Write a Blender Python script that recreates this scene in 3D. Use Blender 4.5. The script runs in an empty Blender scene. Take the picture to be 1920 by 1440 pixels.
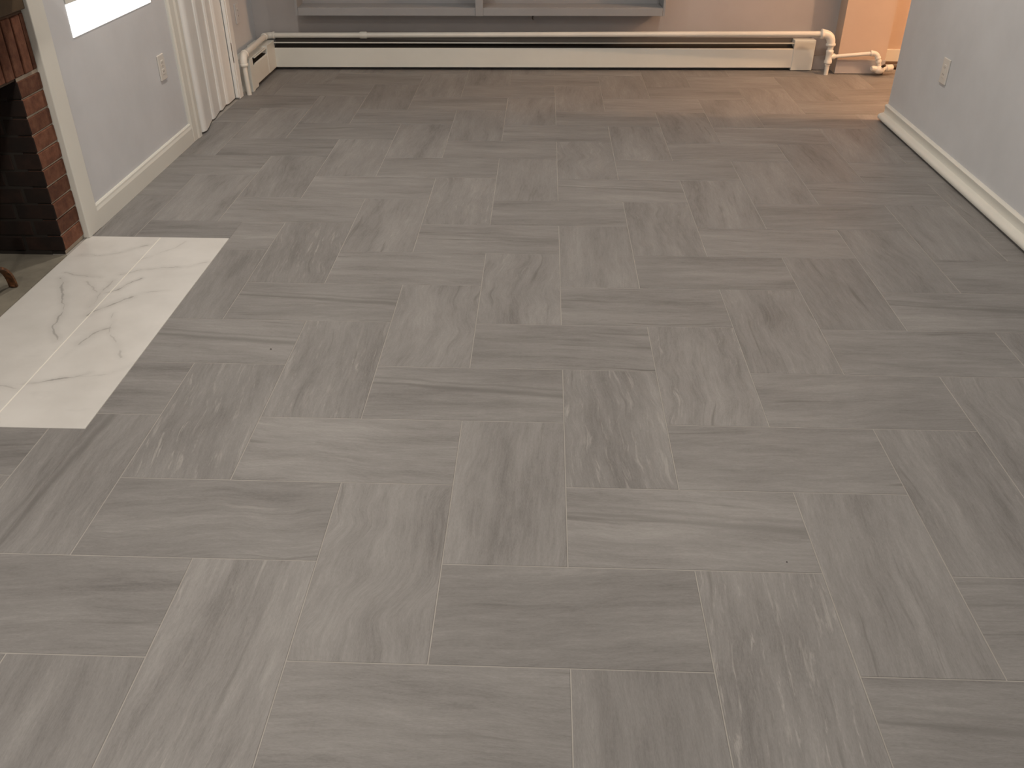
import bpy, bmesh, math, random
from mathutils import Vector, Matrix
C = bpy.context.scene.collection
D = bpy.data
sc = bpy.context.scene
random.seed(7)

# ------------------------------------------------------------------ camera, world, light, exposure
F_PX, PITCH, YAW, ROLL = 1675.77, .5651, .033, .0014
cp, sp, cy, sy = math.cos(PITCH), math.sin(PITCH), math.cos(YAW), math.sin(YAW)
r0 = Vector((cy, sy, 0)); fw = Vector((-sy*cp, cy*cp, -sp)); u0 = r0.cross(fw)
r1 = math.cos(ROLL)*r0 + math.sin(ROLL)*u0; u1 = -math.sin(ROLL)*r0 + math.cos(ROLL)*u0
cam = D.objects.new('camera', D.cameras.new('camera')); C.objects.link(cam)
m = Matrix((r1, u1, -fw)).transposed().to_4x4(); m.translation = Vector((-.0831, -1.2847, 1.5288))
cam.matrix_world = m
cam.data.sensor_fit = 'HORIZONTAL'; cam.data.sensor_width = 36; cam.data.lens = F_PX*36/1920
cam.data.clip_start = .02
sc.camera = cam

w = D.worlds.new('world'); sc.world = w; w.use_nodes = True
w.node_tree.nodes['Background'].inputs[0].default_value = (.9, .88, .85, 1)
w.node_tree.nodes['Background'].inputs[1].default_value = .02
sc.view_settings.view_transform = 'Standard'; sc.view_settings.look = 'None'
sc.view_settings.gamma = 1; sc.view_settings.use_curve_mapping = False
sc.view_settings.exposure = 0.0

LAMP_COL = (1, .895, .775)
LAMPS = [(-1.3, 3.05, 24), (.95, 3.15, 20.5), (-1.3, .75, 18), (1.0, .55, 18), (-1.3, -1.35, 34)]  # last lamp is unseen, added and strengthened to brighten the near left floor
CEIL = 2.42
def lamp(name, loc, energy, col, size, spread=math.pi):
    l = D.lights.new(name, 'AREA'); l.shape = 'DISK'; l.size = size; l.energy = energy; l.color = col; l.spread = spread
    o = D.objects.new(name, l); C.objects.link(o); o.location = loc
    return o
for x, y, e in LAMPS:
    lamp('recessed_lamp', (x, y, CEIL-.012), e, LAMP_COL, .15)
wl = D.lights.new('hall_bulb', 'POINT'); wl.energy = 148; wl.color = (1, .60, .33); wl.shadow_soft_size = .06
wo = D.objects.new('hall_bulb', wl); C.objects.link(wo); wo.location = (3.45, 4.13, 2.2)

# ------------------------------------------------------------------ materials
class NT:
    def __init__(s, name):
        s.m = D.materials.new(name); s.m.use_nodes = True; s.t = s.m.node_tree; s.b = s.t.nodes['Principled BSDF']
    def n(s, typ, **kw):
        nd = s.t.nodes.new(typ)
        for k, v in kw.items(): setattr(nd, k, v)
        return nd
    def link(s, a, b): s.t.links.new(a, b)
    def math(s, op, a, b=None, c=None, clamp=False):
        nd = s.n('ShaderNodeMath', operation=op, use_clamp=clamp)
        for i, v in enumerate((a, b, c)):
            if v is None: continue
            if hasattr(v, 'links'): s.link(v, nd.inputs[i])
            else: nd.inputs[i].default_value = v
        return nd.outputs[0]
    def noise(s, vec, scale, detail=4, rough=.55, dist=0):
        nd = s.n('ShaderNodeTexNoise'); s.link(vec, nd.inputs['Vector'])
        nd.inputs['Scale'].default_value = scale; nd.inputs['Detail'].default_value = detail
        nd.inputs['Roughness'].default_value = rough; nd.inputs['Distortion'].default_value = dist
        return nd.outputs['Fac']
    def ramp(s, fac, stops):
        nd = s.n('ShaderNodeValToRGB'); s.link(fac, nd.inputs[0]); e = nd.color_ramp.elements
        while len(e) < len(stops): e.new(.5)
        for el, (p, c) in zip(e, stops):
            el.position = p; el.color = (*c, 1) if len(c) == 3 else c
        return nd.outputs[0]
    def mapr(s, v, a, b, c, d, smooth=True):
        nd = s.n('ShaderNodeMapRange'); nd.interpolation_type = 'SMOOTHSTEP' if smooth else 'LINEAR'
        s.link(v, nd.inputs['Value'])
        for k, x in zip(('From Min', 'From Max', 'To Min', 'To Max'), (a, b, c, d)): nd.inputs[k].default_value = x
        return nd.outputs['Result']
    def mix(s, f, a, b, blend='MIX'):
        nd = s.n('ShaderNodeMix', data_type='RGBA', blend_type=blend)
        for sock, v in ((nd.inputs['Factor'], f), (nd.inputs['A'], a), (nd.inputs['B'], b)):
            pass
        ins = [nd.inputs[0], nd.inputs[6], nd.inputs[7]]
        for sock, v in zip(ins, (f, a, b)):
            if hasattr(v, 'links'): s.link(v, sock)
            elif isinstance(v, (tuple, list)): sock.default_value = (*v, 1) if len(v) == 3 else v
            else: sock.default_value = v
        return nd.outputs[2]
    def vmath(s, op, a, b=None, scale=None, out=0):
        nd = s.n('ShaderNodeVectorMath', operation=op)
        for i, v in enumerate((a, b)):
            if v is None: continue
            if hasattr(v, 'links'): s.link(v, nd.inputs[i])
            else: nd.inputs[i].default_value = v
        if scale is not None:
            if hasattr(scale, 'links'): s.link(scale, nd.inputs['Scale'])
            else: nd.inputs['Scale'].default_value = scale
        return nd.outputs[out]
    def mapping(s, vec, loc=(0,0,0), scale=(1,1,1), rot=(0,0,0)):
        nd = s.n('ShaderNodeMapping'); s.link(vec, nd.inputs[0])
        nd.inputs['Location'].default_value = loc; nd.inputs['Scale'].default_value = scale; nd.inputs['Rotation'].default_value = rot
        return nd.outputs[0]
    def bump(s, h, strength, dist=.002):
        nd = s.n('ShaderNodeBump'); s.link(h, nd.inputs['Height']); nd.inputs['Strength'].default_value = strength
        nd.inputs['Distance'].default_value = dist; s.link(nd.outputs[0], s.b.inputs['Normal'])
    def set(s, col=None, rough=None, spec=None, metal=None):
        for k, v in (('Base Color', col), ('Roughness', rough), ('Specular IOR Level', spec), ('Metallic', metal)):
            if v is None: continue
            if hasattr(v, 'links'): s.link(v, s.b.inputs[k])
            else: s.b.inputs[k].default_value = (*v, 1) if isinstance(v, tuple) else v
        return s.m

def paint(name, col, rough=.6, var=.05, bump=.08, scale=60, spec=.4):
    t = NT(name); g = t.n('ShaderNodeNewGeometry').outputs['Position']
    f = t.noise(g, 3.0, 5, .6)
    lo = tuple(c*(1-var) for c in col); hi = tuple(min(1, c*(1+var)) for c in col)
    t.set(t.ramp(f, [(.3, lo), (.7, hi)]), rough, spec)
    t.bump(t.noise(g, scale, 3), bump, .001)
    return t.m

M = {}
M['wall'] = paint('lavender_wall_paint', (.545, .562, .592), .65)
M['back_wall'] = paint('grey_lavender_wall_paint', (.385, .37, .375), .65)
M['peach'] = paint('peach_wall_paint', (.50, .40, .33), .65)
M['ceiling'] = paint('white_ceiling_paint', (.8, .79, .77), .8)
M['trim'] = paint('white_trim_paint', (.655, .655, .615), .35, .03, .05, 30, .5)
M['heater'] = paint('white_enamel', (.645, .665, .64), .38, .04, .04, 25, .5)
M['pipe'] = paint('painted_pipe_white', (.68, .67, .63), .4, .08, .25, 45, .5)
M['door'] = paint('folding_door_vinyl', (.73, .745, .745), .42, .04, .05, 90, .45)
M['cabinet'] = paint('blue_grey_cabinet_paint', (.27, .275, .29), .45, .06, .05)
M['black'] = paint('black_recess', (.02, .017, .014), .8)
M['latch'] = paint('dark_bronze', (.05, .032, .02), .5)
M['metal'] = paint('brushed_steel', (.45, .43, .41), .35)
M['plate'] = paint('outlet_plastic', (.62, .60, .57), .25, .02, .01, 20, .5)
M['fin_shade'] = paint('dark_fins_and_gap_shade', (.12, .11, .10), .5)
M['firefloor'] = paint('sooty_cement', (.20, .185, .15), .9, .35, .5, 25)
M['grout'] = paint('pale_grout', (.33, .318, .30), .9, .1, .3, 200)
M['darkmortar'] = paint('brown_mortar', (.10, .062, .042), .95, .3, .6, 90)
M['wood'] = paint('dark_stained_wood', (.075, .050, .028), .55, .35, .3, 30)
M['mortar'] = paint('old_mortar', (.40, .345, .28), .95, .3, .6, 90)
M['sootmortar'] = paint('sooty_mortar', (.022, .018, .015), .95, .3, .6, 90)

def mat_emit(name, col, strength):
    t = NT(name); t.set(col, .4); t.b.inputs['Emission Color'].default_value = (*col, 1); t.b.inputs['Emission Strength'].default_value = strength
    return t.m
M['glow'] = mat_emit('glowing_diffuser', (1, .985, .95), 1.25)
M['bulb'] = mat_emit('lamp_lens', (1, .9, .8), 6)

def mat_tile():
    t = NT('grey_stone_look_tile')
    tc = t.n('ShaderNodeTexCoord').outputs['Object']
    oi = t.n('ShaderNodeObjectInfo').outputs['Random']
    wn = t.n('ShaderNodeTexWhiteNoise', noise_dimensions='1D'); t.link(oi, wn.inputs['W'])
    off = t.vmath('SCALE', wn.outputs['Color'], scale=37.0)
    p = t.vmath('ADD', tc, off)
    def prop(k):            # which print a tile carries, read from the tile object
        a = t.n('ShaderNodeAttribute', attribute_type='OBJECT'); a.attribute_name = k; return a.outputs['Fac']
    r2 = t.math('FRACT', t.math('MULTIPLY', oi, 17.31)); r3 = t.math('FRACT', t.math('MULTIPLY', oi, 53.77))
    # gentle bending of the grain
    wv = t.n('ShaderNodeTexNoise'); t.link(t.mapping(p, scale=(3.2, 2.2, 1)), wv.inputs['Vector']); wv.inputs['Scale'].default_value = 1; wv.inputs['Detail'].default_value = 2
    bend = t.vmath('MULTIPLY', t.vmath('SUBTRACT', wv.outputs['Color'], (.5, .5, .5)), (.0, .042, 0))
    bend = t.vmath('SCALE', bend, scale=t.math('ADD', t.mapr(r3, .75, .85, 1, 2.2), prop('swirl')))
    # grain runs slightly askew to the tile's long edge, a different angle on each tile
    q0 = t.vmath('ADD', p, bend)
    sep = t.n('ShaderNodeSeparateXYZ'); t.link(q0, sep.inputs[0])
    slope = t.math('MULTIPLY', t.math('SUBTRACT', r2, .5), .16)
    cmb = t.n('ShaderNodeCombineXYZ'); t.link(sep.outputs[0], cmb.inputs[0])
    t.link(t.math('ADD', sep.outputs[1], t.math('MULTIPLY', sep.outputs[0], slope)), cmb.inputs[1])
    q = cmb.outputs[0]
    big = t.noise(t.mapping(q, scale=(1.6, 7, 1)), 1, 3, .5)
    mid = t.noise(t.mapping(q, scale=(3.5, 26, 1)), 1, 4, .6)
    fine = t.noise(t.mapping(q, scale=(16, 120, 1)), 1, 4, .7)
    grain = t.noise(t.mapping(q, scale=(90, 420, 1)), 1, 2, .7)
    v = t.math('MULTIPLY', big, .34)
    v = t.math('ADD', v, t.math('MULTIPLY', mid, .26))
    v = t.math('ADD', v, t.math('MULTIPLY', fine, .22))
    v = t.math('ADD', v, t.math('MULTIPLY', grain, .18))
    col = t.ramp(v, [(.33, (.115, .110, .108)), (.46, (.188, .183, .181)), (.54, (.221, .216, .214)), (.68, (.295, .290, .285))])
    # dark thin streaks
    ds = t.noise(t.mapping(q, loc=(3, 7, 0), scale=(1.5, 34, 1)), 1, 5, .6)
    dm = t.mapr(ds, .56, .70, 0, .50)
    dg = t.mapr(t.noise(t.mapping(p, loc=(9, 1, 0), scale=(2.5, 5, 1)), 1, 2), .45, .62, 0, 1)
    col = t.mix(t.math('MULTIPLY', dm, dg), col, (.08, .075, .071))
    # whitish flecked veins, strong only on some tiles
    ws = t.noise(t.mapping(q, loc=(5, 3, 0), scale=(6, 60, 1)), 1, 6, .7, .4)
    wm = t.mapr(ws, .54, .67, 0, .66)
    wg = t.mapr(t.noise(t.mapping(p, loc=(1, 4, 0), scale=(3, 7, 1)), 1, 3), .48, .60, 0, 1)
    ww = t.math('ADD', t.mapr(r3, .3, .9, .12, .45), prop('flecks'), clamp=True)
    col = t.mix(t.math('MULTIPLY', t.math('MULTIPLY', wm, t.math('MAXIMUM', wg, t.math('MULTIPLY', prop('flecks'), .7))), ww), col, (.37, .36, .345))
    # the print with one broad dark streak sinking across the tile
    s2 = t.n('ShaderNodeSeparateXYZ'); t.link(tc, s2.inputs[0]); X, Y = s2.outputs[0], s2.outputs[1]
    wob = t.math('MULTIPLY', t.math('SUBTRACT', t.noise(t.mapping(p, scale=(5, 14, 1)), 1, 3), .5), .035)
    yy = t.math('ADD', t.math('ADD', Y, t.math('MULTIPLY', X, .092)), wob)
    wd = t.math('ADD', .013, t.math('MULTIPLY', X, .022))
    b1 = t.mapr(t.math('DIVIDE', t.math('ABSOLUTE', t.math('SUBTRACT', yy, .020)), wd), .15, 1.3, .55, 0)
    b2 = t.mapr(t.math('ABSOLUTE', t.math('SUBTRACT', yy, .052)), .001, .010, .32, 0)
    bb = t.math('MULTIPLY', t.math('MAXIMUM', b1, b2), t.mapr(fine, .3, .7, .65, 1.1))
    col = t.mix(t.math('MULTIPLY', bb, prop('band'), clamp=True), col, (.095, .092, .088))
    # batch tone of each tile
    tone = t.math('ADD', .93, t.math('MULTIPLY', r2, .14))
    hv = t.n('ShaderNodeHueSaturation'); t.link(col, hv.inputs['Color']); t.link(tone, hv.inputs['Value'])
    hv.inputs['Saturation'].default_value = 1
    rough = t.mapr(v, .3, .7, .56, .48, False)
    t.set(hv.outputs[0], rough, .38)
    t.bump(t.math('ADD', fine, t.math('MULTIPLY', grain, .5)), .12, .0008)
    return t.m
M['tile'] = mat_tile()

# veins of the marble hearth, polylines (x, y, width, strength) in metres on the floor
def fl(px, py):
    d = r1*((px-960)/F_PX) - u1*((py-720)/F_PX) + fw
    c = m.translation; k = -c.z/d.z
    return (c.x+k*d.x, c.y+k*d.y)
VEINS = [  # traced by eye
 ([(152,479),(187,480),(223,474),(247,467),(277,460)], .007, .75),
 ([(257,489),(287,480),(320,468),(350,453)], .010, .28),
 ([(227,515),(262,507),(303,502),(328,501),(353,501),(387,492)], .008, .55),
 ([(199,550),(220,545),(240,532),(265,523)], .006, .85),
 ([(162,592),(192,578),(213,570),(246,557)], .009, .75),
 ([(263,551),(287,547),(312,545)], .006, .40),
 ([(120,512),(153,516),(189,520)], .006, .60),
 ([(163,528),(173,538),(182,549)], .006, .45),
 ([(212,527),(203,538),(187,553),(167,578)], .008, .60),
 ([(213,587),(207,612),(205,625),(217,637),(222,658),(228,670)], .006, .45),
 ([(208,615),(180,623),(160,637),(147,647)], .009, .65),
 ([(135,658),(115,672)], .006, .35),
 ([(115,522),(118,547),(119,583),(101,611),(102,625),(106,638)], .008, .62),
 ([(168,701),(142,707),(100,713),(50,720)], .006, .75),
 ([(150,707),(180,706),(208,702),(248,683)], .006, .35),
 ([(0,722),(13,723),(33,731)], .007, .4)]
def mat_marble():
    t = NT('white_veined_marble_tile')
    pos = t.n('ShaderNodeNewGeometry').outputs['Position']
    nz = t.n('ShaderNodeTexNoise'); t.link(pos, nz.inputs['Vector']); nz.inputs['Scale'].default_value = 17; nz.inputs['Detail'].default_value = 5
    p = t.vmath('ADD', pos, t.vmath('MULTIPLY', t.vmath('SUBTRACT', nz.outputs['Color'], (.5, .5, .5)), (.035, .035, 0)))
    wid = t.mapr(t.noise(pos, 14, 3), .35, .7, .25, 1.25)
    acc = None
    for pts, width, st in VEINS:
        P = [fl(*a) for a in pts]; dmin = None
        for a, b in zip(P, P[1:]):
            ax = Vector((*a, 0)); ba = Vector((b[0]-a[0], b[1]-a[1], 0))
            pa = t.vmath('SUBTRACT', p, tuple(ax))
            h = t.math('MULTIPLY', t.vmath('DOT_PRODUCT', pa, tuple(ba), out=1), 1/ba.length_squared, clamp=True)
            d = t.vmath('LENGTH', t.vmath('SUBTRACT', pa, t.vmath('SCALE', tuple(ba), scale=h)), out=1)
            dmin = d if dmin is None else t.math('MINIMUM', dmin, d)
        k = t.mapr(t.math('DIVIDE', dmin, wid), 0, width, st, 0)
        h2 = t.mapr(dmin, 0, width*4, st*.22, 0)
        k = t.math('MAXIMUM', k, h2)
        acc = k if acc is None else t.math('MAXIMUM', acc, k)
    base = t.ramp(t.noise(pos, 5, 4), [(.3, (.55, .545, .53)), (.7, (.635, .63, .615))])
    fine = t.mapr(t.noise(t.mapping(pos, rot=(0, 0, .6), scale=(1, 2.5, 1)), 6, 5, .6, 1.5), .60, .75, 0, .12)
    base = t.mix(fine, base, (.36, .36, .36))
    t.set(t.mix(acc, base, (.20, .195, .19)), .28, .5)
    return t.m
M['marble'] = mat_marble()

def mat_brick(name, soot):
    t = NT(name); tc = t.n('ShaderNodeTexCoord').outputs['Object']; oi = t.n('ShaderNodeObjectInfo').outputs['Random']
    p = t.vmath('ADD', tc, t.vmath('SCALE', (13, 7, 5), scale=oi))
    col = t.ramp(t.noise(p, 28, 6, .65), [(.28, (.070, .028, .019)), (.5, (.118, .049, .029)), (.72, (.165, .078, .048))])
    col = t.mix(t.mapr(t.noise(p, 55, 5, .7), .6, .72, 0, .5), col, (.13, .06, .04))
    hv = t.n('ShaderNodeHueSaturation'); t.link(col, hv.inputs['Color']); t.link(t.math('ADD', .75, t.math('MULTIPLY', oi, .5)), hv.inputs['Value'])
    c = hv.outputs[0]
    if soot:
        c = t.mix(t.mapr(t.noise(p, 9, 3), .25, .8, .995, .86), c, (.012, .009, .008))
    t.set(c, .9, .25); t.bump(t.noise(p, 120, 5, .7), .6, .002)
    return t.m
M['brick'] = mat_brick('old_red_brick', False)
M['sootbrick'] = mat_brick('sooty_firebox_brick', True)

# ------------------------------------------------------------------ mesh helpers
def obj(name, bm, mat, parent=None, smooth=False, loc=None, kind=None, label=None):
    bmesh.ops.recalc_face_normals(bm, faces=bm.faces)
    me = D.meshes.new(name); bm.to_mesh(me); bm.free()
    if smooth:
        for f in me.polygons: f.use_smooth = True
    me.materials.append(M[mat] if isinstance(mat, str) else mat)
    o = D.objects.new(name, me); C.objects.link(o)
    if parent: o.parent = parent
    if loc: o.location = loc
    if kind: o['kind'] = kind
    if label: o['label'] = label
    return o
def thing(name, label, cat, loc=(0,0,0), rz=0, group=None):
    o = D.objects.new(name, None); C.objects.link(o); o.location = loc; o.rotation_euler = (0, 0, rz)
    o['label'] = label; o['category'] = cat
    if group: o['group'] = group
    return o
def tag(o, label, cat, group=None):
    o['label'] = label; o['category'] = cat
    if group: o['group'] = group
    return o
def NB(): return bmesh.new()
def box(bm, x0, x1, y0, y1, z0, z1, bev=0):
    vs = [bm.verts.new((x, y, z)) for x in (x0, x1) for y in (y0, y1) for z in (z0, z1)]
    fs = [(0,1,3,2), (4,6,7,5), (0,4,5,1), (2,3,7,6), (0,2,6,4), (1,5,7,3)]
    faces = [bm.faces.new([vs[i] for i in f]) for f in fs]
    if bev:
        es = list({e for f in faces for e in f.edges})
        bmesh.ops.bevel(bm, geom=es, offset=bev, segments=2, profile=.5, affect='EDGES')
    return bm
def extr(bm, prof, axis, a, b):
    """profile in the plane across axis, extruded from a to b"""
    def P(u, v, w):
        return {'x': (w, u, v), 'y': (u, w, v), 'z': (u, v, w)}[axis]
    A = [bm.verts.new(P(u, v, a)) for u, v in prof]; B = [bm.verts.new(P(u, v, b)) for u, v in prof]
    n = len(prof)
    for i in range(n): bm.faces.new([A[i], A[(i+1) % n], B[(i+1) % n], B[i]])
    bm.faces.new(A); bm.faces.new(B[::-1])
    return bm
def tube(bm, pts, rad, seg=20, caps=True):
    pts = [Vector(p) for p in pts]; rings = []
    rads = rad if isinstance(rad, (list, tuple)) else [rad]*len(pts)
    n = len(pts); ref = None
    for i, p in enumerate(pts):
        t = (pts[min(i+1, n-1)]-pts[max(i-1, 0)]).normalized()
        if ref is None: ref = t.orthogonal().normalized()
        ref = (ref - t*ref.dot(t)).normalized(); b = t.cross(ref)
        rings.append([bm.verts.new(p + rads[i]*(math.cos(a)*ref + math.sin(a)*b)) for a in [2*math.pi*k/seg for k in range(seg)]])
    for A, B in zip(rings, rings[1:]):
        for k in range(seg): bm.faces.new([A[k], A[(k+1) % seg], B[(k+1) % seg], B[k]])
    if caps: bm.faces.new(rings[0][::-1]); bm.faces.new(rings[-1])
    return bm
def arc(a, corner, b, r, n=8):
    """points of a rounded elbow from a side through corner to b side"""
    a, c, b = Vector(a), Vector(corner), Vector(b)
    u = (a-c).normalized()*r; v = (b-c).normalized()*r
    return [c + u*(1-t)**2 + v*t**2 for t in [i/n for i in range(n+1)]]
def collar(bm, p, d, r, h, seg=20):
    p = Vector(p); d = Vector(d).normalized()
    tube(bm, [p-d*h/2, p-d*h*.38, p+d*h*.38, p+d*h/2], [r*.93, r, r, r*.93], seg)
def smooth_angle(o, deg=40):
    me = o.data
    for f in me.polygons: f.use_smooth = True
    try: me.set_sharp_from_angle(angle=math.radians(deg))
    except Exception: pass
    return o

# ------------------------------------------------------------------ room shell
BS = .033                                  # the back wall stands slightly askew
YW = lambda x: 5.385 + BS*x
WL, WR, WRE = -2.03, 1.97, 4.16            # left wall face, right wall face, free end of the right wall
XH = 3.9                                   # far side of the hall beyond the right wall
def wall(name, bm, mat): return obj(name, bm, mat, kind='structure')

bm = NB(); box(bm, -2.75, XH+.1, -2.75, 5.9, -.12, -.0011)
floor = obj('floor', bm, 'grout', kind='structure')
bm = NB(); box(bm, -2.75, XH+.1, -2.75, 5.9, CEIL, CEIL+.1); wall('ceiling', bm, 'ceiling')

TH = .12
bm = NB()   # left wall: near part, strip above fireplace, beside the folding door, above it
box(bm, WL-TH, WL, -2.6, .845, -.02, CEIL)
box(bm, WL-TH, WL, .845, 2.235, 1.118, CEIL)
box(bm, WL-TH, WL, 2.235, 3.62, -.02, CEIL)
box(bm, WL-TH, WL, 3.62, 4.56, 2.06, CEIL)
box(bm, WL-TH-.09, WL-.09, 4.50, 5.45, -.02, CEIL)
wall('wall_left', bm, 'wall')
bm = NB(); box(bm, -2.65, WL-TH-.005, 3.5, 4.6, -.02, CEIL)   # dark closet behind the folding door
bmesh.ops.delete(bm, geom=[f for f in bm.faces if f.calc_center_median().x > WL-TH-.02], context='FACES'); wall('wall_closet', bm, 'black')
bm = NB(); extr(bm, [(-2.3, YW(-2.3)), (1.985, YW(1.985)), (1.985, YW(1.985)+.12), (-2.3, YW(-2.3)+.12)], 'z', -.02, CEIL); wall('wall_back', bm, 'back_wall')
bm = NB(); box(bm, WR, WR+.115, -2.6, WRE, -.02, CEIL); wall('wall_right', bm, 'wall')
bm = NB(); box(bm, -2.75, XH+.1, -2.72, -2.6, -.02, CEIL); wall('wall_near', bm, 'wall')
bm = NB(); box(bm, 1.978, 2.31, 5.30, 5.75, -.02, CEIL); wall('wall_chase', bm, 'peach')
bm = NB(); box(bm, 2.305, XH, 5.62, 5.75, -.02, CEIL); wall('wall_alcove', bm, 'peach')
bm = NB(); box(bm, XH, XH+.1, -2.6, 5.75, -.02, CEIL); wall('wall_hall', bm, 'peach')
bm = NB(); box(bm, WR+.115, XH, 2.6, 2.7, -.02, CEIL); wall('wall_hall_end', bm, 'peach')

# ------------------------------------------------------------------ herringbone floor tiles
U = .305; G = .00145
def clip(poly, a, b, c):       # keep a*x+b*y<=c
    out = []
    for i, p in enumerate(poly):
        q = poly[(i+1) % len(poly)]; dp = a*p[0]+b*p[1]-c; dq = a*q[0]+b*q[1]-c
        if dp <= 1e-9: out.append(p)
        if (dp < -1e-9 and dq > 1e-9) or (dp > 1e-9 and dq < -1e-9):
            t = dp/(dp-dq); out.append((p[0]+t*(q[0]-p[0]), p[1]+t*(q[1]-p[1])))
    return out
def area(poly): return .5*abs(sum(p[0]*q[1]-q[0]*p[1] for p, q in zip(poly, poly[1:]+poly[:1])))
def prism(poly, ch=.0011, depth=.007):
    bm = NB(); n = len(poly)
    s = sum(p[0]*q[1]-q[0]*p[1] for p, q in zip(poly, poly[1:]+poly[:1]))
    if s < 0: poly = poly[::-1]
    ins = []
    for i in range(n):
        p = Vector(poly[i]); a = (Vector(poly[i-1])-p).normalized(); b = (Vector(poly[(i+1) % n])-p).normalized()
        k = a+b; sn = abs(a.x*b.y-a.y*b.x)
        ins.append(p + k*(ch/max(sn, .2)))
    lo = [bm.verts.new((*p, -depth)) for p in poly]; mi = [bm.verts.new((*p, -ch*.7)) for p in poly]; tp = [bm.verts.new((p.x, p.y, 0)) for p in ins]
    for A, B in ((lo, mi), (mi, tp)):
        for i in range(n): bm.faces.new([A[i], A[(i+1) % n], B[(i+1) % n], B[i]])
    bm.faces.new(tp)
    return bm
# floor regions (convex): main room, strip behind the right wall's end, hall; hearth cut out
HX, HY0, HY1 = -1.415, .832, 2.25
regs = []
inf = 99
def region(x0, x1, y0, y1, sk=False): regs.append((x0, x1, y0, y1, sk))
region(HX, WR-.002, -2.6, WRE+.0); region(WL, HX, -2.6, HY0); region(WL, HX, HY1, WRE)
region(WL, 1.978, WRE, 9, True); region(1.978, 2.31, WRE, 5.299); region(2.31, XH, WRE, 5.62)
region(WR+.116, XH, 2.7, WRE)
tile_mesh = {}
groups = []
def union_clip(rect):
    """tile pieces per region; regions that simply continue each other are merged when the tile lies whole in their union"""
    out = []
    for (x0, x1, y0, y1, sk) in regs:
        p = clip(rect, -1, 0, -x0); p = p and clip(p, 1, 0, x1); p = p and clip(p, 0, -1, -y0)
        if p: p = clip(p, -BS, 1, 5.385) if sk else clip(p, 0, 1, y1)
        if p and area(p) > .0008: out.append(p)
    return out
def inside(x, y):
    for (x0, x1, y0, y1, sk) in regs:
        if x0-1e-6 <= x <= x1+1e-6 and y0-1e-6 <= y <= (YW(x) if sk else y1)+1e-6: return True
    return False
full = None; ntile = 0
BAND = {(-4,5): 1, (-5,4): 1, (-2,3): 1, (0,9): .9, (4,9): .8, (4,5): .8, (2,-1): .7, (0,1): .6, (-5,1): .9, (-2,7): .5, (-1,4): .3, (-6,11): .7}
FLECK = {(0,2): 1, (-4,2): 1, (-3,3): .65, (-4,6): .8, (1,-1): 1, (-3,-1): .5, (-2,8): .6, (1,3): .3, (-5,5): .3}
SWIRL = {(-2,0): 3.5, (-1,5): 2, (0,10): 3, (-2,4): 2}
for i in range(-8, 14):
    for j in range(-9, 20):
        k = (i-j) % 4
        if k == 3: rect = (i*U, (i+2)*U, j*U, (j+1)*U); rot = 0
        elif k == 2: rect = (i*U, (i+1)*U, j*U, (j+2)*U); rot = 1
        else: continue
        x0, x1, y0, y1 = rect[0]+G, rect[1]-G, rect[2]+G, rect[3]-G
        cx, cy_ = (x0+x1)/2, (y0+y1)/2
        R = [(x0, y0), (x1, y0), (x1, y1), (x0, y1)]
        smp = [inside(x0+(x1-x0)*a/6, y0+(y1-y0)*b/6) for a in range(7) for b in range(7)]
        if not any(smp): continue
        if all(smp): pieces = [None]
        else:
            pieces = union_clip(R)
            # join pieces that together still form one rectangle
            rects = [p for p in pieces]
            if len(rects) > 1:
                xs = [q[0] for p in rects for q in p]; ys = [q[1] for p in rects for q in p]
                bb = (max(xs)-min(xs))*(max(ys)-min(ys))
                if abs(bb-sum(area(p) for p in rects)) < 1e-4:
                    pieces = [[(min(xs), min(ys)), (max(xs), min(ys)), (max(xs), max(ys)), (min(xs), max(ys))]]
                elif min(y for _, y in R) > 3.5: pass
        def loc(p): return (p[0]-cx, p[1]-cy_) if not rot else ((p[1]-cy_), -(p[0]-cx))
        for p in pieces:
            if p is None:
                if full is None:
                    o = obj('tile', prism([loc(q) for q in R]), 'tile', floor); full = o.data
                else:
                    o = D.objects.new('tile', full); C.objects.link(o); o.parent = floor
            else:
                o = obj('tile', prism([loc(q) for q in p]), 'tile', floor)
            o['band'] = float(BAND.get((i, j), 0)); o['flecks'] = float(FLECK.get((i, j), 0)); o['swirl'] = float(SWIRL.get((i, j), 0))
            o.location = (cx, cy_, 0); o.rotation_euler = (0, 0, math.pi/2*rot)
            ntile += 1
print('tiles', ntile)

# ------------------------------------------------------------------ marble hearth
h = thing('marble_hearth', 'white marble hearth slab with grey veins set flush in the floor before the fireplace', 'hearth', (-1.72, 1.54, 0))
ys = [HY0, 1.64, HY1]
xs = [WL+.002, -1.712, HX]
for a in range(2):
    for b in range(1):
        x0, x1, y0, y1 = xs[a]+.0014, xs[a+1]-.0014, HY0+.001, HY1-.001
        bm = prism([(x0, y0), (x1, y0), (x1, y1), (x0, y1)], .0012, .009)
        o = obj('marble_tile', bm, 'marble', h); o.location = (1.72, -1.54, .0012)
bm = NB(); box(bm, xs[1]-.003, xs[1]+.003, HY0+.002, HY1-.002, -.006, .0006)
o = obj('grout_line', bm, paint('white_grout', (.74, .72, .66), .8), h); o.location = (1.72, -1.54, 0)

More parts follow.
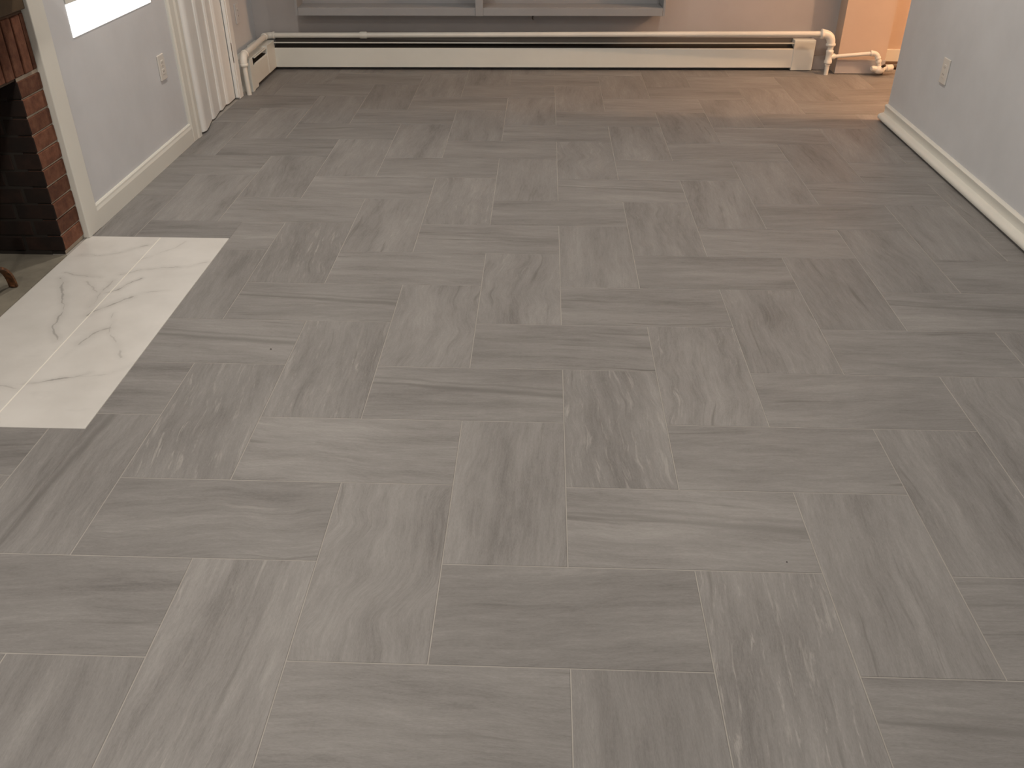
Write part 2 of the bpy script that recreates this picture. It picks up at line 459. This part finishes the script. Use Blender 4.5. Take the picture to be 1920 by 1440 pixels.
# ------------------------------------------------------------------ trims and baseboards
CAS1 = 2.345
bm = NB(); box(bm, WL-.030, WL+.019, 2.2285, CAS1, 0, CEIL, .004); obj('trim_1', bm, 'trim', kind='structure')
prof = [(WL-.003, 0), (WL+.016, 0), (WL+.016, .076), (WL+.012, .088), (WL+.011, .096), (WL+.006, .101), (WL-.003, .101)]
bm = NB(); extr(bm, prof, 'y', CAS1, 3.575); obj('baseboard_left', bm, 'trim', kind='structure')
bm = NB(); extr(bm, prof, 'y', -2.6, .84); obj('baseboard_left_near', bm, 'trim', kind='structure')
# casing of the folding door: jamb boards, moulded
def casing(y0, y1, x=WL, top=2.12, prof2=None):
    bm = NB()
    pr = [(x-.006, y0), (x+.010, y0), (x+.016, y0+.012), (x+.016, y0+(y1-y0)*.55), (x+.022, y0+(y1-y0)*.68), (x+.022, y1-.006), (x+.016, y1), (x-.006, y1)]
    extr(bm, pr, 'z', 0, top); return bm
obj('trim_2', casing(3.575, 3.70), 'trim', kind='structure')
bm = NB(); box(bm, WL-.10, WL+.012, 4.479, 4.548, 0, 2.12, .004); obj('trim_3', bm, 'door', kind='structure')
bm = NB(); box(bm, WL-.006, WL+.018, 3.575, 4.58, 2.06, 2.16, .004); obj('trim_4', bm, 'trim', kind='structure')
# right wall baseboard with rounded shoe, lifted a little off the floor
x = WR
prof = [(x+.002, .010), (x-.028, .010), (x-.046, .013), (x-.050, .022), (x-.047, .033), (x-.038, .041), (x-.024, .044),
        (x-.017, .047), (x-.015, .054), (x-.015, .072), (x-.018, .080), (x-.019, .088), (x-.013, .094), (x-.004, .096), (x+.002, .096)]
bm = NB(); extr(bm, prof, 'y', -2.6, WRE-.004); smooth_angle(obj('baseboard_right', bm, 'trim', kind='structure'), 50)
bm = NB(); box(bm, 1.972, 2.312, 5.288, 5.3015, .004, .098, .003); obj('baseboard_chase', bm, 'back_wall', kind='structure')  # darker paint stands in for the pipe and valve shadow on white trim
bm = NB(); box(bm, 2.31, XH, 5.600, 5.6215, .02, .105, .003); obj('baseboard_alcove', bm, 'trim', kind='structure')
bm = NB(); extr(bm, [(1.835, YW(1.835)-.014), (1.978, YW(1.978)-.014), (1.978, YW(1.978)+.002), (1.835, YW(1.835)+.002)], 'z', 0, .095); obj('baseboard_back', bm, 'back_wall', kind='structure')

# ------------------------------------------------------------------ fireplace
fp = thing('fireplace', 'red brick fireplace with sooty black firebox at the left edge', 'fireplace', (WL, 1.54, 0))
FY0, FY1, FZ = 1.025, 2.052, .702          # opening
BY0, BY1, BZ = .85, 2.228, 1.075            # whole breast
def fpart(name, bm, mat, **k):
    o = obj(name, bm, mat, fp, **k); o.location = (-WL, -1.54, 0); return o
XB = WL - .004     # brick face
for a_, b_ in ((BY0-.004, FY0-.010), (FY1+.010, BY1+.001)):     # mortar bed behind the face bricks of each pier
    bm = NB(); box(bm, XB-.10, XB-.007, a_, b_, 0, FZ+.004)
    o = fpart('mortar', bm, 'mortar'); o.data.materials.append(M['sootmortar'])
    for f in o.data.polygons:
        if abs(f.normal.y) > .5 and FY0-.02 < f.center.y < FY1+.02: f.material_index = 1
bm = NB(); box(bm, XB-.10, XB-.008, BY0-.004, BY1+.001, FZ+.004, .925); fpart('header_mortar', bm, 'darkmortar')
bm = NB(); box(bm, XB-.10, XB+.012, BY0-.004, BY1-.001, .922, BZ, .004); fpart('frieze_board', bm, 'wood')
bm = NB()
box(bm, -2.66, XB-.06, FY1+.005, FY1+.10, 0, .9); box(bm, -2.66, XB-.06, FY0-.10, FY0-.005, 0, .9)
box(bm, -2.75, -2.625, FY0-.1, FY1+.1, 0, .9); box(bm, -2.70, XB-.1, FY0-.1, FY1+.1, .86, .92)
fpart('firebox_shell', bm, 'sootmortar')
bm = NB(); box(bm, -2.70, XB+.003, FY0, FY1, -.01, .0015); fpart('firebox_floor', bm, 'firefloor')
brick_cache = {}
def brick(cx, cy_, cz, sx, sy_, sz, mat, jit=.0015, rx=0, soot=0):
    key = (round(sx, 4), round(sy_, 4), round(sz, 4), mat, soot)
    if key not in brick_cache:
        bm = NB(); box(bm, -sx/2, sx/2, -sy_/2, sy_/2, -sz/2, sz/2)
        bmesh.ops.bevel(bm, geom=list(bm.edges), offset=.003, segments=1, affect='EDGES')
        for v in bm.verts: v.co += Vector([random.uniform(-.001, .001) for _ in range(3)])
        o = obj('brick', bm, mat, fp); brick_cache[key] = o.data
        o.data.materials.append(M['sootbrick'])          # the firebox side of the jamb bricks is black with soot
        for f in o.data.polygons:
            if f.normal.y*soot > .5: f.material_index = 1
    else:
        o = D.objects.new('brick', brick_cache[key]); C.objects.link(o); o.parent = fp
    o.location = (cx-WL+random.uniform(-jit, jit), cy_-1.54, cz+random.uniform(-jit, jit)*.4)
    o.rotation_euler = (rx + random.uniform(-.01, .01), 0, random.uniform(-.006, .006))
    return o
CO = .0684
for c in range(10):
    z = .006 + CO*(c+.5)+.0
    z = .702 - CO*(9.5-c) - .004
    dp = .10 if c % 2 else .155
    brick(XB-dp/2, (FY1+BY1)/2, z, dp, BY1-FY1-.006, .0610, 'brick', soot=-1)
    brick(XB-dp/2, (FY0+BY0)/2, z, dp, FY0-BY0-.006, .0610, 'brick', soot=1)
ns = 20; sp_ = (BY1-BY0)/ns
ye = [BY0] + [BY0+sp_*(i+.5) for i in range(ns)] + [BY1]
for a, b in zip(ye, ye[1:]):
    brick(XB-.05, (a+b)/2, .702+.006+.1005, .10, round(b-a-.009, 4), .200, 'brick', .002)
for s, Y in ((1, FY1+.03), (-1, FY0-.03)):
    for c in range(13):
        z = .702 - CO*(9.5-c) - .004
        off = .0 if c % 2 else .10
        x = XB-.105+off*0
        xs_ = [(XB-.108-.21*k-(0 if c % 2 else .0), k) for k in range(3)]
        edges = [XB-.108] if c % 2 and c < 10 else [XB-.163]
        if c % 2 == 0: edges.append(XB-.163-.16)
        while edges[-1] > -2.60: edges.append(max(edges[-1]-.21, -2.62))
        for e1, e0 in zip(edges, edges[1:]):
            if e1-e0 > .03: brick((e0+e1)/2, Y, z, round(e1-e0-.009, 3), .06, .0595, 'sootbrick', .0025)
for c in range(13):
    z = .702 - CO*(9.5-c) - .004; y = FY0 - (0 if c % 2 else .11)
    while y < FY1-.01:
        a, b = max(y, FY0), min(y+.21, FY1)
        if b-a > .03: brick(-2.60, (a+b)/2, z, .06, round(b-a, 3), .0595, 'sootbrick', .0025)
        y += .22
bm = NB(); box(bm, XB-.1, XB-.012, FY0-.08, FY1+.02, FZ-.004, FZ+.002); fpart('lintel', bm, 'latch')
# plain mantel board just above the frame
bm = NB(); box(bm, WL-.01, WL+.15, .80, 2.225, 1.072, 1.120, .006); fpart('mantel_shelf', bm, 'trim')

# andiron
an = thing('andiron', 'rusty brown iron andiron with a curved foot inside the brick firebox', 'andiron', (-2.1, 1.60, 0))
def aobj(name, bm, mat='rust'):
    o = obj(name, bm, mat, an); o.location = (2.1, -1.60, 0); return smooth_angle(o)
t_ = NT('rusty_iron'); g_ = t_.n('ShaderNodeTexCoord').outputs['Object']
t_.set(t_.ramp(t_.noise(g_, 60, 5), [(.35, (.06, .028, .015)), (.65, (.20, .085, .035))]), .5, .5, .35); t_.bump(t_.noise(g_, 150, 4), .4, .001); M['rust'] = t_.m
for sgn in (1, -1):
    bm = NB(); pts = []
    for k in range(15):
        t = k/14; a = t*math.pi/2
        pts.append((-2.1, 1.60+sgn*.15*math.sin(a)**.9 , .004+.125*math.cos(a)**.9 if t < 1 else .004))
    # flat forged strap
    for (A, B) in zip(pts, pts[1:]): pass
    half = .016
    ring = []
    for i, p in enumerate(pts):
        q = Vector(pts[min(i+1, 14)])-Vector(pts[max(i-1, 0)]); q.normalize(); nrm = Vector((0, -q.z, q.y))*.005
        ring.append([bm.verts.new(Vector(p)+Vector((sx*half, 0, 0))+nrm*sn) for sx, sn in ((-1, -1), (1, -1), (1, 1), (-1, 1))])
    for A, B in zip(ring, ring[1:]):
        for k in range(4): bm.faces.new([A[k], A[(k+1) % 4], B[(k+1) % 4], B[k]])
    bm.faces.new(ring[0]); bm.faces.new(ring[-1])
    aobj('leg', bm)
    bm = NB(); tube(bm, [(-2.1, 1.60+sgn*.150, .0018), (-2.1, 1.60+sgn*.152, .008), (-2.1, 1.60+sgn*.152, .014)], [.012, .013, .006], 14); aobj('foot', bm)
bm = NB(); tube(bm, [(-2.1, 1.6, .12), (-2.1, 1.6, .16), (-2.1, 1.6, .17), (-2.1, 1.6, .30), (-2.1, 1.6, .31), (-2.1, 1.6, .325), (-2.1, 1.6, .35), (-2.1, 1.6, .372), (-2.1, 1.6, .385)], [.010, .010, .016, .009, .016, .012, .024, .020, .004], 16); aobj('post', bm)
bm = NB(); box(bm, -2.46, -2.09, 1.588, 1.612, .112, .134, .003); aobj('log_bar', bm)
bm = NB(); box(bm, -2.46, -2.44, 1.588, 1.612, .002, .12, .003); aobj('rear_leg', bm)

# ------------------------------------------------------------------ glowing panel, outlets
lp = thing('light_panel', 'bright glowing white panel on the lavender wall left of the folding door', 'wall light', (WL, 2.97, .755))
bm = NB(); box(bm, 0, .004, -.425, .425, .0, .128, .001); obj('diffuser', bm, 'glow', lp)
bm = NB(); box(bm, 0, .006, -.425, .425, .129, .36, .003); obj('housing', bm, 'trim', lp)

def outlet(x, y, z, nrm, label, kind='duplex', mat='plate', group=None):
    o = thing('wall_outlet', label, 'outlet', (x, y, z), 0, group)
    s = nrm
    def bb(bm, d0, d1, y0, y1, z0, z1, bev):
        box(bm, min(s*d0, s*d1), max(s*d0, s*d1), y0, y1, z0, z1, bev)
    bm = NB(); bb(bm, 0, .0085, -.040, .040, -.062, .062, .0032); obj('plate', bm, mat, o)
    if kind == 'duplex':
        for zz in (.021, -.021):
            bm = NB(); bb(bm, .004, .0105, -.0165, .0165, zz-.014, zz+.014, .002); r_ = obj('socket', bm, mat, o)
            for yy in (-.0065, .0065):
                b2 = NB(); bb(b2, .0100, .0109, yy-.0011, yy+.0011, zz-.003, zz+.006, 0); obj('slot', b2, 'black', r_)
    else:
        bm = NB(); bb(bm, .004, .0105, -.0165, .0165, -.033, .033, .002); r_ = obj('socket', bm, mat, o)
        for zz in (.017, -.017):
            for yy in (-.0065, .0065):
                b2 = NB(); bb(b2, .0100, .0109, yy-.0011, yy+.0011, zz-.003, zz+.006, 0); obj('slot', b2, 'black', r_)
    bm = NB(); tube(bm, [(s*.006, 0, 0), (s*.0097, 0, 0)], .0028, 10); obj('screw', bm, 'metal', o)
    return o
outlet(WL, 3.368, .450, 1, 'white duplex outlet on the left lavender wall between brick fireplace and folding door')
outlet(WR, 3.490, .438, -1, 'off-white outlet plate on the right wall above the rounded baseboard', 'decora')
outlet(WL-.09, 4.965, .430, 1, 'grey painted outlet plate on the narrow wall between folding door and corner', 'decora', 'wall')

# ------------------------------------------------------------------ folding door
fd = D.objects.new('door_1', None); C.objects.link(fd); fd.location = (WL, 3.72, 0); fd['kind'] = 'structure'
fd['label'] = 'closed cream accordion folding door with vertical pleats'
folds = [3.985, 4.175, 4.310, 4.470]
base = [(3.708, -.022), (3.716, .004), (3.735, .024), (3.765, .028), (3.83, .018), (3.90, .004), (3.985, -.012), (4.175, -.024), (4.310, -.028), (4.470, -.016)]
def bx_(y):
    for (a, p), (b, q) in zip(base, base[1:]):
        if y <= b: return p+(q-p)*(y-a)/(b-a)
    return base[-1][1]
def pleat(y0, y1, ridge):
    n = 14; pts = []
    for k in range(n+1):
        t = k/n; y = y0+(y1-y0)*t
        d = bx_(y) + (ridge*math.sin(min(1, t/.14)*math.pi/2)*(1-t)**1.2 if ridge else 0)
        pts.append((d, y))
    return pts
allp = [pleat(3.708, 3.985, 0)] + [pleat(a, b, .013) for a, b in zip(folds, folds[1:])]
for pts in allp:
    bm = NB(); th = .007
    pr = [(d, y-3.72) for d, y in pts] + [(d-th, y-3.72) for d, y in pts[::-1]]
    extr(bm, pr, 'z', .010, 2.05); smooth_angle(obj('door_panel', bm, 'door', fd), 45)
    if pts is not allp[0]:
        y1 = pts[0][1]; bm = NB(); tube(bm, [(bx_(y1)+.001, y1-3.72+.004, .010), (bx_(y1)+.001, y1-3.72+.004, 2.05)], .007, 14); smooth_angle(obj('hinge_bead', bm, 'door', fd))
bm = NB(); box(bm, -.012, .008, 4.458-3.72, 4.480-3.72, .01, 2.05, .004); obj('lead_post', bm, 'door', fd)
bm = NB(); box(bm, .007, .0095, 4.464-3.72, 4.474-3.72, .225, .345, .001); obj('latch', bm, 'latch', fd, label='dark bronze latch strip')

# ------------------------------------------------------------------ baseboard heaters
AN = math.atan(BS)
def heater_profile_parts(root, a, b, depth, capA, capB, solid=False):
    """root frame: x along the wall, wall face at y=0, room at -y"""
    d = -depth
    bm = NB(); box(bm, a, b, -.004, 0, .02, .19 if solid else .214); obj('back_plate', bm, 'heater' if solid else 'fin_shade', root)  # without hood: tall dark plate paints the shaded gap under the pipe
    if solid: bm = NB(); box(bm, a, b, d+.010, -.003, .190, .195, .001); obj('hood', bm, 'heater', root)
    bm = NB(); extr(bm, [(d, .022), (d+.010, .020), (d+.010, .024), (d+.0035, .026), (d+.0035, .143), (d+.012, .150), (d+.010, .153), (d, .146)], 'x', capA[1], capB[0]); obj('front_panel', bm, 'heater', root)
    bm = NB(); box(bm, capA[1], capB[0]-0, d+.0005, d+.009, .1835, .1905, .0015); obj('grille_bar', bm, 'heater', root)
    bm = NB(); tube(bm, [(a+.02, d/2, .075), (b-.02, d/2, .075)], .010, 12)
    x = a+.06
    while x < b-.06:
        box(bm, x, x+.001, d+.012, -.01, .045, .105); x += .016
    obj('heating_element', bm, 'fin_shade', root)
    bm = NB(); extr(bm, [(d+.008, .15), (-.006, .165), (-.006, .168), (d+.008, .153)], 'x', capA[1], capB[0]); obj('damper', bm, 'black', root)  # black colour stands in for the shade inside the slot
hb = thing('baseboard_heater', 'long white baseboard heater along the back wall under the cabinet', 'heater', (0, 5.385, 0), AN)
A, B = -1.984, 1.815
heater_profile_parts(hb, A, B, .065, (A, -1.984), (1.70, B))
bm = NB(); box(bm, 1.682, 1.832, -.069, -.001, .004, .209, .004); obj('end_cap', bm, 'heater', hb)
hl = thing('baseboard_heater', 'short white baseboard heater section on the left wall beside the folding door', 'heater', (WL-.09, 5.0, 0), math.pi/2)
hl.rotation_euler = (0, 0, math.pi/2)
# local x -> world +y, local -y -> world +x
dl = .135
heater_profile_parts(hl, -.34, .265, dl, (-.34, -.215), (.075, .265), True)
bm = NB(); extr(bm, [(-.001, .205), (-dl-.003, .205), (-dl-.003, .0), (-.001, .0)], 'x', -.345, -.30)
obj('end_cap', bm, 'heater', hl)
bm = NB(); box(bm, -.30, -.213, -dl-.003, -dl+.006, .004, .150, .002); box(bm, -.30, -.27, -dl-.002, -.002, .15, .203, .002); obj('end_cover', bm, 'heater', hl)
bm = NB(); box(bm, .073, .268, -dl-.004, -.002, .022, .203, .003); obj('corner_cap', bm, 'heater', hl)

# ------------------------------------------------------------------ pipes
def pp(root, name, bm, mat='pipe'):
    o = obj(name, bm, mat, root); o.location = -Vector(root.location); return smooth_angle(o, 50)
mp = thing('heating_pipe', 'cream painted heating pipe running over both heaters and down to the floor at each end', 'pipe', (-1.99, 4.58, 0))
P0 = Vector((-1.990, 4.580, 0)); P1 = Vector((-1.997, 4.580, .243)); P2 = Vector((-2.034, 5.275, .232)); P3 = Vector((1.905, 5.275, .272)); P4 = Vector((1.908, 5.270, 0))
e = .055
def seg_(a, b, ra, rb): 
    d = (b-a).normalized(); return [a+d*ra, b-d*rb]
bm = NB(); tube(bm, seg_(P0, P1, .0, .045), .0155); pp(mp, 'pipe', bm)
bm = NB(); tube(bm, seg_(P1, P2, .04, .04), .0175); pp(mp, 'pipe', bm)
# back run follows the wall with a coupling one third along
Pc = P2.lerp(P3, .175)
bm = NB(); tube(bm, seg_(P2, P3, .04, .05), .0175); pp(mp, 'pipe', bm)
bm = NB(); collar(bm, Pc, P3-P2, .0225, .05); pp(mp, 'coupling', bm)
def elbow(root, a, c, b, r, reach, name='elbow'):
    bm = NB(); pts = arc(a, c, b, reach, 10); tube(bm, pts, r)
    collar(bm, pts[0], pts[0]-pts[1], r*1.13, .016); collar(bm, pts[-1], pts[-1]-pts[-2], r*1.13, .016)
    return pp(root, name, bm)
elbow(mp, P0, P1, P2, .0235, .055); elbow(mp, P1, P2, P3, .0215, .055); elbow(mp, P2, P3, P4, .029, .070)
bm = NB(); tube(bm, [P4+Vector((0, 0, .21)), P4+Vector((0, 0, .195)), P4+Vector((0, 0, .185)), P4+Vector((0, 0, .17)), P4+Vector((0, 0, .155))], [.029, .026, .019, .019, .024]); pp(mp, 'reducer', bm)
bm = NB(); tube(bm, [P4+Vector((0, 0, h_)) for h_ in (.168, .163, .150, .146, .100, .096, .080, .076)], [.020, .0255, .0255, .0235, .0235, .0265, .0265, .018])
tube(bm, [P4+Vector((0, -.0, .122)), P4+Vector((.036, -.002, .124)), P4+Vector((.040, -.002, .124))], [.020, .020, .0165]); pp(mp, 'tee', bm)
bm = NB(); tube(bm, [P4, P4+Vector((0, 0, .078))], .0145); collar(bm, P4+Vector((0, 0, .068)), (0, 0, 1), .018, .012); pp(mp, 'pipe', bm)

bp = thing('branch_pipe', 'thin cream branch pipe with valve fittings at the foot of the orange lit wall', 'pipe', (2.22, 5.25, 0))
Q0 = P4+Vector((.038, -.002, .124)); Q1 = Vector((2.225, 5.245, .155)); Q2 = Vector((2.262, 5.240, .055)); Q3 = Vector((2.47, 5.38, .050))
bm = NB(); tube(bm, seg_(Q0, Q1, 0, .03), .0125); pp(bp, 'pipe', bm)
elbow(bp, Q0, Q1, Q2, .0175, .035)
bm = NB(); tube(bm, seg_(Q1, Q2, .035, .0), .0145); collar(bm, Q1.lerp(Q2, .55), Q2-Q1, .02, .02); pp(bp, 'pipe', bm)
bm = NB()
bmesh.ops.create_uvsphere(bm, u_segments=20, v_segments=12, radius=.032, matrix=Matrix.Translation(Q2+Vector((.0, 0, -.010))) @ Matrix.Diagonal((1.25, 1, .9, 1)))
tube(bm, [Q2+Vector((-.01, 0, -.01)), Q2+Vector((-.052, -.01, .0)), Q2+Vector((-.060, -.012, .0))], [.022, .018, .014]); pp(bp, 'valve_body', bm)
bm = NB(); dd = (Q3-Q2).normalized(); dd = Vector((.93, .30, 0)).normalized()
q = Q2+Vector((.0, 0, -.004)); tube(bm, [q, q+dd*.045, q+dd*.05, q+dd*.052, q+dd*.098, q+dd*.104], [.016, .016, .020, .0235, .0235, .017]); pp(bp, 'coupling', bm)
bm = NB(); tube(bm, [q+dd*.10, q+dd*.16], .010); collar(bm, q+dd*.13, dd, .014, .02); pp(bp, 'valve_stem', bm, 'latch')
bm = NB(); tube(bm, [Q2+Vector((.012, -.012, .012)), Q2+Vector((.022, -.034, .026)), Q2+Vector((.023, -.036, .027))], [.010, .009, .006], 12); pp(bp, 'bleed_port', bm, 'latch')

# ------------------------------------------------------------------ wall cabinet
wc = thing('wall_cabinet', 'wide blue-grey open shelf cabinet hung low on the back wall above the heater', 'cabinet', (0, 5.385, 0), AN)
DP = .19; cx0, cx1 = -1.777, .733; zb, zt = .388, 1.30; T = .016
def cpart(name, *b, bev=.0015, mat='cabinet', label=None):
    bm = NB(); box(bm, *b, bev); return obj(name, bm, mat, wc, label=label)
cpart('back_panel', cx0+.005, cx1-.005, -.008, -.001, zb+.006, zt)
cpart('side_panel', cx0, cx0+T, -DP+.001, -.001, zb, zt); cpart('side_panel', cx1-T, cx1, -DP+.001, -.001, zb, zt)
cpart('bottom_shelf', cx0+T, cx1-T, -DP+.020, -.002, zb+.034, zb+.050)
cpart('bottom_rail', cx0+T+.001, -.5555, -DP, -DP+.019, zb, zb+.049); cpart('bottom_rail', -.5025, cx1-T-.001, -DP, -DP+.019, zb, zb+.049)
cpart('divider', -.555, -.503, -DP-.004, -DP+.019, zb-.001, zt); cpart('divider', -.538, -.520, -DP+.019, -.008, zb+.05, zt)
cpart('top_panel', cx0-.01, cx1+.01, -DP-.01, -.001, zt, zt+.02)
cpart('shelf', cx0+T, -.539, -DP+.02, -.009, .83, .848); cpart('shelf', -.519, cx1-T, -DP+.02, -.009, .83, .848)
bm = NB(); tube(bm, [(-.165, -DP+.012, zb+.002), (-.166, -DP+.010, zb-.018), (-.160, -DP+.008, zb-.027)], [.006, .0055, .003], 10); smooth_angle(obj('hook', bm, 'black', wc, label='small black hook under the bottom rail'))

# ------------------------------------------------------------------ crumbs on the floor
for px, py, r, lab in ((508, 655, .0028, 'tiny dark crumb on the grey floor tiles right of the marble hearth'),
                       (1475, 1054, .0018, 'tiny dark speck on a grey tile in the lower right part of the floor')):
    bm = NB(); x, y = fl(px, py)
    bmesh.ops.create_icosphere(bm, subdivisions=1, radius=r, matrix=Matrix.Translation((0, 0, r*.55)) @ Matrix.Diagonal((1.2, .9, .6, 1)))
    for v in bm.verts: v.co.x += random.uniform(-.2, .2)*r
    tag(obj('crumb', bm, 'black', loc=(x, y, 0)), lab, 'crumb')

# ------------------------------------------------------------------ ceiling fixtures (above the frame)
names = ['recessed ceiling light nearest the folding door', 'recessed ceiling light nearest the right wall baseboard end', 'recessed ceiling light in front of the fireplace',
         'recessed ceiling light opposite the fireplace', 'unseen ceiling light added near the near wall to brighten the left floor']
for (x, y, e_), lab in zip(LAMPS, names):
    t = thing('ceiling_light', lab, 'light', (x, y, CEIL), 0, 'recessed ceiling lights')
    bm = NB(); tube(bm, [(0, 0, .0), (0, 0, -.006), (0, 0, -.006)], [.105, .10, .082], 32, False); obj('trim_ring', bm, 'trim', t)
    bm = NB(); bmesh.ops.create_circle(bm, cap_ends=True, segments=32, radius=.082); obj('lens', bm, 'bulb', t, loc=(0, 0, -.005))
